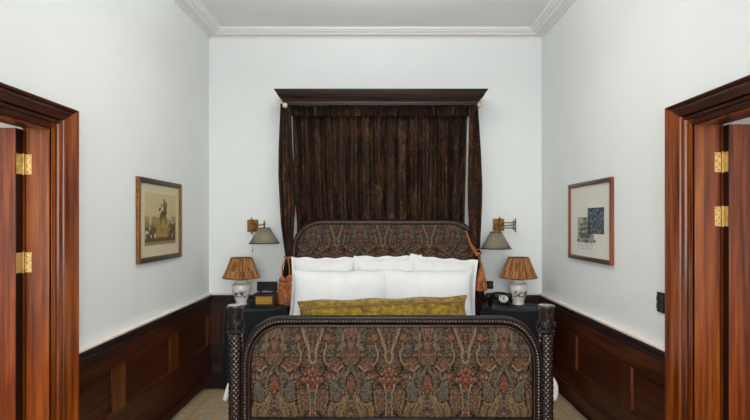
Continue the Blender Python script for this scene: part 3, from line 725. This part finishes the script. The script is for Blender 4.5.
# ------------------------------------------------------------ table lamps
cer = vcol('cream_glazed_ceramic', .18, spec=.5, coat=.5)
def shade_mat():
    m = mat('pleated_raffia', (168, 112, 62), .8); tc = m.node_tree.nodes.new('ShaderNodeTexCoord')
    n = nz(m, 1, 5, .7, (95, 95, 6)); r = ramp(m, n.outputs['Fac'], [(.3, (112, 66, 34)), (.5, (172, 114, 64)), (.7, (205, 150, 96))]); base(m, r.outputs[0]); bump(m, n.outputs['Fac'], .6, .006); return m
shm = vcol('pleated_raffia', .8, bscale=120, spec=.15); bindm = noisy('brown_binding', (104, 64, 34), (84, 50, 26), 80, .8, .1)
def vase_paint(A, Z, zb, seed):
    col = np.zeros(A.shape+(3,)); col[:] = lin((236, 231, 220)); t = (Z-zb)/.215
    n = fbm(A*5+seed, t*13+seed); n2 = vn(A*11+seed, t*26)
    c = -PI/2
    da = np.abs(np.mod(A-c+PI, 2*PI)-PI)
    m = np.clip((n-.50)*12, 0, 1)*(n2 > .3)*(da < .85)*np.clip(1-((t-.5)/.17)**4, 0, 1)
    m = np.maximum(m, (np.abs(t-.40-.02*np.sin(A*6)) < .018)*(da < .8)*.9)
    m = np.maximum(m, (np.abs(t-.93) < .012)*.75); m = m[..., None]
    return col*(1-m)+np.array(lin((52, 58, 66)))*m
def table_lamp(x, y, label, seed):
    root = thing('table_lamp', label, 'lamp', (x, y, TZ), 'pair of bedside table lamps'); z = TZ
    prof = [(.052, 0), (.055, .004), (.055, .012), (.053, .022), (.056, .040), (.066, .072), (.078, .105), (.087, .135), (.091, .160), (.088, .183), (.077, .202), (.062, .212), (.056, .218), (.057, .226), (.062, .231), (.058, .237), (.0, .238)]
    pr = resample(prof, .0035); n = 120
    A = np.tile(2*PI*np.arange(n)/n, (len(pr), 1)); Z = np.tile(np.array([p[1]+z for p in pr])[:, None], (1, n))
    g = G(); g.grid([[(x+p[0]*math.cos(2*PI*i/n), y+p[0]*math.sin(2*PI*i/n), z+p[1]) for i in range(n)] for p in pr], closed_u=True)
    g.f.append(tuple(range(n))); g.m.append(0)
    g.build('vase_body', cer, root, colors=vase_paint(A, Z, z, seed).reshape(-1, 3), ang=60)
    g = G(); g.lathe(x, y, [(.022, z+.238), (.022, z+.246), (.012, z+.25), (.012, z+.30), (.018, z+.305), (.018, z+.34)], 16); g.build('lamp_stem', brass, root)
    g = G()
    def md(t, zz): return 1+.018*math.sin(46*t)+.008*math.sin(17*t)
    rb, rt, zb, ztp = .174, .096, z+.256, z+.448
    pr = [(rb-.004, zb+.012), (rb, zb), (rb+.001, zb+.006)]+[(rb+(rt-rb)*(k/14)**.93, zb+(ztp-zb)*k/14) for k in range(1, 15)]+[(rt-.004, ztp-.004), (rb-.006, zb+.014)]
    rows = [[(x+r_*md(2*PI*i/184, 0)*math.cos(2*PI*i/184), y+r_*md(2*PI*i/184, 0)*math.sin(2*PI*i/184), zz+.002*math.sin(46*2*PI*i/184)) for i in range(184)] for r_, zz in pr]
    g.grid(rows, closed_u=True)
    T_ = np.tile(np.arange(184), (len(pr), 1)); Zr = np.tile(np.arange(len(pr))[:, None], (1, 184))
    nn = .65*vn(T_*.55+seed*7, Zr*.12)+.35*vn(T_*1.3+seed, Zr*.35+9); nn = np.clip((nn-.2)*1.7, 0, 1)[..., None]
    cc = S((92, 56, 30))*(1-nn)+S((186, 134, 84))*nn
    sh = g.build('lamp_shade', shm, root, ang=60, colors=cc.reshape(-1, 3))
    g = G(); 
    for (r_, zz) in ((rb-.001, zb+.002), (rt, ztp-.003)):
        g = G(); g.tube([(x+r_*math.cos(2*PI*k/40), y+r_*math.sin(2*PI*k/40), zz) for k in range(40)], .004, 6, closed=True)
        g.build('shade_binding', bindm, sh)
    g = G()
    for k in range(3):
        a = 2*PI*k/3; g.tube([(x, y, ztp-.05), (x+rt*.97*math.cos(a), y+rt*.97*math.sin(a), ztp-.006)], .002, 6)
    g.lathe(x, y, [(.008, z+.35), (.026, z+.37), (.03, z+.395), (.02, z+.415), (0, z+.42)], 16); g.build('shade_fitting', brass, sh)
table_lamp(-1.285, 4.93, 'cream vase table lamp with pleated straw-brown shade, beside the black box left of the bed', 3)
table_lamp(1.345, 4.95, 'cream vase table lamp with pleated straw-brown shade, beside the telephone right of the bed', 8)

# ------------------------------------------------------------ black box with brass front
x0, x1, y0_, y1_ = -1.125, -.925, 4.72, 4.86
root = thing('presentation_box', 'black box with yellow brass front panel and raised lid on left bedside table', 'box', ((x0+x1)/2, 4.79, TZ))
g = G(); g.box(x0, x1, y0_, y1_, TZ, TZ+.132); g.build('box_body', black, root, bevel=.005)
g = G(); g.box(x0+.025, x1-.025, y0_-.004, y0_-.0005, TZ+.038, TZ+.108); g.build('front_panel', noisy('ochre_brass_panel', (176, 132, 36), (150, 108, 26), 50, .45, .03, metal=.25), root, bevel=.001)
g = G(); g.box(x0+.005, x1-.005, y1_-.014, y1_+.002, TZ+.140, TZ+.228, rot=Matrix.Rotation(-.10, 3, 'X')); lid = g.build('lid', noisy('black_leather', (14, 15, 16), (20, 20, 22), 60, .6, .1, spec=.2), root, bevel=.004)
for xx in (x0+.03, x1-.04):
    g = G(); g.tube([(xx-.012, y1_-.002, TZ+.137), (xx+.022, y1_-.002, TZ+.137)], .005, 8)
    g.build('lid_hinge', brass, root)
g = G(); g.box(-1.185, -1.130, 4.735, 4.80, TZ, TZ+.075); g.build('side_box', black, None, loc=(-1.157, 4.77, TZ), bevel=.006)
tag(bpy.data.objects['side_box'], 'small low black box between the left lamp and the brass-fronted box', 'box'); bpy.data.objects['side_box'].name = 'small_box'

# ------------------------------------------------------------ rotary telephone
px0, py0 = 1.137, 4.81
root = thing('rotary_telephone', 'black rotary dial telephone with white dial on the right bedside table', 'telephone', (px0, py0, TZ))
g = G(); rows = []
secs = [(0, .110, .085), (.012, .112, .088), (.03, .100, .078), (.055, .082, .062), (.078, .066, .040), (.09, .052, .024)]
for (dz, hx, hy) in secs:
    row = []
    for i in range(40):
        a = 2*PI*i/40; ca, sa = math.cos(a), math.sin(a); e_ = .55
        row.append((px0+hx*math.copysign(abs(ca)**e_, ca), py0+dz*.45+hy*math.copysign(abs(sa)**e_, sa), TZ+dz))
    rows.append(row)
g.grid(rows, closed_u=True); g.f += [tuple(range(40)), tuple(range(200, 240))]; g.m += [0, 0]; g.build('telephone_body', black, root, ang=50)
Rm = Matrix.Translation((px0+.022, py0-.040, TZ+.074)) @ Matrix.Rotation(math.radians(42), 4, 'X')
g = G(); g.lathe(0, 0, [(.050, 0), (.052, .006), (.046, .010), (.0, .011)], 36, axis=Rm); dl = g.build('dial_plate', noisy('dial_black', (26, 26, 28), (18, 18, 19), 20, .3, 0), root)
g = G(); g.lathe(0, 0, [(.041, .010), (.041, .0135), (.038, .0145), (0, .0145)], 36, axis=Rm); g.build('dial', noisy('dial_white', (214, 214, 212), (196, 196, 195), 30, .35, 0), root)
g = G()
for k in range(10):
    a = math.radians(60+27*k); g.lathe(.029*math.cos(a), .029*math.sin(a), [(.0055, .0143), (.0055, .0155), (0, .0155)], 12, axis=Rm)
g.lathe(0, 0, [(.013, .0143), (.013, .0158), (0, .016)], 16, axis=Rm); g.build('finger_holes', mat('dial_hole_grey', (92, 92, 94), .5), root)
g = G(); g.box(px0-.055, px0-.035, py0+.02, py0+.06, TZ+.08, TZ+.108); g.build('cradle', black, root, bevel=.004); g = G(); g.box(px0+.035, px0+.055, py0+.02, py0+.06, TZ+.085, TZ+.108); g.build('cradle', black, root, bevel=.004)
g = G(); hp = [(px0-.095+.19*t, py0+.04, TZ+.104+.018*math.sin(PI*t)) for t in [k/16 for k in range(17)]]
g.tube(hp, [.016-.004*math.sin(PI*k/16) for k in range(17)], 12)
for sg in (-1, 1): g.lathe(px0+sg*.098, py0+.04, [(.020, TZ+.082), (.030, TZ+.086), (.031, TZ+.096), (.022, TZ+.112), (.012, TZ+.124), (0, TZ+.126)], 20)
g.build('handset', black, root)
cordp = [(px0-.098, py0+.02, TZ+.085)]
for k in range(90):
    t = k/89; a = k*1.5; cordp.append((px0-.118-.004*math.sin(t*3)+.006*math.cos(a), py0+.02-.10*t, TZ+.013+.06*(1-t)**2+.006*math.sin(a)))
g = G(); g.tube(cordp, .0022, 6); g.build('coiled_cord', black, root)
g = G(); g.tube([(1.33, 4.73, TZ+.006), (1.43, 4.70, TZ+.006)], .005, 8); o = g.build('pen', mat('pen_steel', (90, 92, 96), .3, .8), loc=(1.38, 4.715, TZ)); tag(o, 'small dark pen lying in front of the right bedside lamp', 'pen')
g = G(); g.box(1.275, 1.36, 4.755, 4.82, TZ, TZ+.008); o = g.build('notepad', noisy('notepad_dark', (52, 54, 58), (60, 62, 64), 50, .6, 0), loc=(1.31, 4.79, TZ), bevel=.002, ); tag(o, 'small dark grey notepad beside the telephone, below the right lamp', 'notepad')

# ------------------------------------------------------------ wall sconces
shd = noisy('grey_green_shade', (128, 121, 100), (114, 108, 88), 60, .6, .05)
rimm = mat('dark_shade_rim', (58, 50, 36), .5, .3)
def sconce(xp, zp, xs, ys, zt_, zb_, label, elbow, chain):
    root = thing('wall_sconce', label, 'wall lamp', (xp, YB, zp), 'pair of brass wall sconces')
    g = G(); g.box(xp-.055, xp+.055, YB-.018, YB-.0005, zp-.062, zp+.062); g.box(xp-.045, xp+.045, YB-.026, YB-.018, zp-.052, zp+.052); g.build('backplate', brass, root, bevel=.004)
    yp = YB-.055
    g = G(); g.lathe(xp, yp, [(.0, zp-.085), (.007, zp-.08), (.004, zp-.070), (.010, zp-.064), (.007, zp-.055), (.007, zp+.055), (.010, zp+.064), (.004, zp+.070), (.007, zp+.080), (0, zp+.086)], 14)
    for dz in (-.03, .03): g.tube([(xp, YB-.02, zp+dz), (xp, yp, zp+dz)], .006, 8)
    g.ell((xp, yp, zp), (.018, .016, .026)); g.build('pivot', brass, root)
    ex, ey = elbow
    g = G(); g.tube([(xp, yp, zp+.022), (ex, ey, zp+.022)], .0055, 8); g.build('swing_arm', brass, root); g = G(); g.tube([(xp, yp, zp-.032), (ex, ey, zp-.032)], .0055, 8); g.build('swing_arm', brass, root)
    g = G()
    g.lathe(ex, ey, [(0, zp-.074), (.007, zp-.07), (.006, zp-.045), (.010, zp-.036), (.006, zp-.028), (.006, zp+.018), (.010, zp+.026), (.006, zp+.034), (.007, zp+.06), (0, zp+.066)], 12); g.build('elbow_joint', brass, root)
    # forearm back to the shade
    L = Vector((xs-ex, ys-ey, 0)); k = .10
    mx, my = ex+L.x*k, ey+L.y*k
    g = G(); zz = max(zt_+.035, zp-.02)
    g.tube([(ex, ey, zp+.0), (mx, my, zp-.002), (xs, ys, zz)], .006, 8); g.build('forearm', brass, root)
    g = G(); g.lathe(mx, my, [(.0, zp-.055), (.007, zp-.05), (.007, zp+.045), (0, zp+.05)], 10); g.build('arm_pin', brass, root); g = G(); g.lathe(xs, ys, [(.014, zt_-.05), (.016, zt_-.01), (.012, zt_+.006), (.008, zt_+.014), (.011, zz-.004), (.012, zz+.012), (.005, zz+.022), (.009, zz+.03), (0, zz+.04)], 14); g.build('lamp_holder', brass, root)
    rt, rb = .053, .144
    n = 64; rows = [[(xs+r_*math.cos(2*PI*i/n), ys+r_*math.sin(2*PI*i/n), z) for i in range(n)] for (r_, z) in ((rt, zt_), ((rt+rb)/2, (zt_+zb_)/2), (rb, zb_))]
    g = G(); g.grid(rows, closed_u=True); sh = g.build('lamp_shade', shd, root, solid=.003, ang=50)
    g = G(); g.tube([(xs+rb*math.cos(2*PI*i/n), ys+rb*math.sin(2*PI*i/n), zb_+.003) for i in range(n)], .006, 6, closed=True); g.tube([(xs+rt*math.cos(2*PI*i/n), ys+rt*math.sin(2*PI*i/n), zt_) for i in range(n)], .0045, 6, closed=True); g.build('shade_rim', rimm, sh)
    g = G()
    for i in range(3):
        a = 2*PI*i/3+.5; g.tube([(xs, ys, zt_-.004), (xs+rt*math.cos(a), ys+rt*math.sin(a), zt_-.004)], .002, 6)
    g.build('shade_spokes', brass, sh); g = G()
    g.ell((xs, ys, zt_-.075), (.024, .024, .034), n=14, k=10); g.build('bulb', mat('frosted_bulb', (225, 222, 210), .4), sh)
    if chain:
        g = G(); g.tube([(chain, YB-.05, zp-.06), (chain, YB-.05, zp-.25)], .0018, 6); g.ell((chain, YB-.05, zp-.255), (.006, .006, .012)); g.build('pull_chain', brass, root)
sconce(-1.264, 1.492, -1.094, 5.05, 1.472, 1.322, 'brass wall sconce with grey-green cone shade and pull chain, left of the bed', (-1.235, 5.12), -1.256)
sconce(1.238, 1.502, 1.156, 5.05, 1.432, 1.270, 'brass swing-arm wall sconce with grey-green cone shade, arm folded out right of the bed', (1.385, 5.20), None)

# ------------------------------------------------------------ switches
def plate(x0, x1, y0, y1, z0, z1, label, face):
    root = thing('switch_plate', label, 'switch', ((x0+x1)/2, (y0+y1)/2, z0))
    g = G(); g.box(x0, x1, y0, y1, z0, z1); g.build('plate', black, root, bevel=.003)
    g = G(); rk = mat('rocker_'+face, (70, 64, 56), .4, .5)
    if face == 'side':
        ym = (y0+y1)/2
        for k in (-1, 1):
            for j in (0, 1):
                if k+j > -1: g.build('rocker', rk, root, bevel=.0015); g = G()
                g.box(x0-.005, x0-.0002, ym+k*.022-.012, ym+k*.022+.012, z0+.018+j*.045, z0+.050+j*.045)
    else:
        g.box((x0+x1)/2-.014, (x0+x1)/2+.014, y0-.005, y0-.0002, z0+.022, z1-.022)
    g.build('rocker', rk, root, bevel=.0015)
plate(XR-.010, XR-.0005, 3.025, 3.10, .998, 1.116, 'black metal light switch plate on the right wall beside the right doorway', 'side')
plate(wx(486.3, 5.29), wx(493.3, 5.29), YB-.012, YB-.0005, wz(289, 5.29), wz(281, 5.29), 'small black square switch on the back wall between the right curtain and lamp', 'back')

# ------------------------------------------------------------ framed prints
prm = vcol('printed_paper', .6, spec=.3)
def framed(s, y0, y1, z0, z1, label, paint, fm, fm2, fw):
    X = XL if s < 0 else XR
    root = thing('framed_print', label, 'picture', (X, (y0+y1)/2, z0), )
    def bx(g, t0, t1, a, b, c_, d_): p, q = sx(0, X-s*t0, X-s*t1); g.box(p, q, a, b, c_, d_)
    for a in (y0, y1-fw): g = G(); bx(g, .001, .026, a, a+fw, z0, z1); g.build('frame_side', fm, root, bevel=.003)
    for a in (z0, z1-fw): g = G(); bx(g, .001, .026, y0+fw, y1-fw, a, a+fw); g.build('frame_rail', fm2, root, bevel=.003)
    g = G(); b_ = .007
    for (a, b, c_, d_) in ((y0+fw, y0+fw+b_, z0+fw, z1-fw), (y1-fw-b_, y1-fw, z0+fw, z1-fw), (y0+fw+b_, y1-fw-b_, z0+fw, z0+fw+b_), (y0+fw+b_, y1-fw-b_, z1-fw-b_, z1-fw)): bx(g, .001, .018, a, b, c_, d_)
    g.build('inner_bead', fm, root, bevel=.002)
    NU, NV = 260, 190
    U, V = np.meshgrid(np.linspace(0, 1, NU), np.linspace(0, 1, NV))   # U left->right as seen, V top->bottom
    a, b = (y0+fw, y1-fw)
    Yc = (a+(b-a)*U) if s < 0 else (b-(b-a)*U)   # facing the left wall, left is nearer the camera
    Zc = (z1-fw)-(z1-z0-2*fw)*V
    g = G(); g.grid([[(X-s*.010, Yc[i, j], Zc[i, j]) for j in range(NU)] for i in range(NV)])
    g.build('print', prm, root, colors=paint(U, V).reshape(-1, 3), ang=180)
def S(c): return np.array(lin(c))
def box_(U, V, a, b, c, d): return ((U > a)*(U < b)*(V > c)*(V < d)).astype(float)
def put(col, m, c): m = np.clip(m, 0, 1)[..., None]; col[:] = col*(1-m)+S(c)*m
def paint_left(U, V):
    col = np.zeros(U.shape+(3,)); col[:] = S((204, 192, 160))
    img = box_(U, V, .12, .90, .13, .84); put(col, img, (192, 174, 130))
    u = (U-.12)/.78; v = (V-.13)/.71; n = fbm(u*16, v*12); n2 = vn(u*70, v*50)
    put(col, img*(v < .35)*(n > .5)*.4, (192, 178, 136))
    sky = .50+.10*vn(u*14, u*0)+.14*(vn(u*38+4, u*0) > .66); put(col, img*(v > sky-.10)*.75*(n2 > .2), (126, 106, 66)); put(col, img*(v > sky+.02)*(n > .46)*.8, (92, 74, 44))
    put(col, img*(v > .60)*.6, (132, 108, 60))
    put(col, img*box_(u, v, .36, .72, .48, .92)*.9, (164, 132, 66)); put(col, img*box_(u, v, .36, .72, .48, .92)*(n2 > .62)*.8, (112, 84, 38)); put(col, img*box_(u, v, .34, .76, .86, .93), (84, 66, 38))
    for (a, b, c, d) in ((.02, .34, .66, .98), (.76, .98, .58, .98)): put(col, img*box_(u, v, a, b, c, d)*(n > .40), (82, 68, 46)); put(col, img*box_(u, v, a, b, c, d)*(n < .36), (196, 182, 146))
    def E(cx, cy, rx, ry, rot=0):
        dx, dy = u-cx, v-cy; return ((((dx*math.cos(rot)+dy*math.sin(rot))/rx)**2+((-dx*math.sin(rot)+dy*math.cos(rot))/ry)**2) < 1).astype(float)
    dk = (84, 68, 44)
    for a in (E(.57, .40, .13, .07, -.5), E(.64, .26, .045, .11, .35), E(.60, .20, .03, .07), E(.60, .12, .022, .03), E(.52, .22, .05, .015, .8), E(.50, .50, .02, .09, .2), E(.66, .50, .02, .10, -.1), E(.46, .30, .05, .03, -.9)): put(col, img*a*(n2 > .12), dk)
    put(col, img*(v > .93)*.8, (150, 130, 84))
    return col*(.93+.14*vn(U*120, V*90)[..., None])
def paint_right(U, V):
    col = np.zeros(U.shape+(3,)); col[:] = S((218, 216, 206)); n = fbm(U*34, V*30); n2 = vn(U*70, V*60)
    put(col, box_(U, V, .20, .62, .44, .79), (170, 168, 152)); put(col, box_(U, V, .20, .62, .44, .79)*(n > .52)*.6, (128, 130, 120))
    r = box_(U, V, .46, .85, .32, .67); put(col, r, (42, 56, 70)); put(col, r*(np.abs(n-.5) < .035), (150, 160, 164)); put(col, r*(n2 > .78)*.7, (110, 122, 130))
    k = (44, 42, 40); sh = np.zeros(U.shape)
    hull = ((V > .66-.04*np.abs(U-.4)) & (V < .74) & (np.abs(U-.40) < .17-(V-.66)*.7)); sh = np.maximum(sh, hull)
    for mx, mt in ((.30, .52), (.39, .44), (.49, .50)):
        sh = np.maximum(sh, box_(U, V, mx-.006, mx+.006, mt, .68))
        for j in range(3):
            c_ = mt+.03+.065*j; sh = np.maximum(sh, ((np.abs(U-mx) < .035+.012*j) & (np.abs(V-c_) < .020) & (n2 > .18)).astype(float))
    put(col, sh.astype(float)*.75, k)
    put(col, box_(U, V, .18, .66, .75, .80)*(n2 > .45), (72, 84, 80))
    put(col, box_(U, V, .20, .58, .82, .90)*(np.sin(V*230) > .3)*(n2 > .35), (150, 172, 162)); 
    return col
gilt = noisy('worn_gilt_frame', (150, 104, 46), (112, 72, 30), 40, .4, .1, .002, metal=.3)
dkf = noisy('dark_frame_rail', (62, 42, 26), (44, 28, 17), 30, .4, .05)
red = wood('reddish_frame_side', (96, 40, 16), (138, 66, 30), (160, 84, 40), 'z', .35)
red2 = wood('reddish_frame_rail', (44, 20, 12), (62, 30, 18), (84, 42, 26), 'y', .35)
framed(-1, 3.685, 4.50, 1.230, 1.855, 'gilt-framed sepia engraving of a rider statue above a city on the left wall', paint_left, gilt, dkf, .032)
framed(1, 3.675, 4.50, 1.222, 1.850, 'brown-framed sailing ship print with a dark blue patterned square on the right wall', paint_right, red, red2, .026)

for o in bpy.data.objects:
    if '_o' in o: del o['_o']
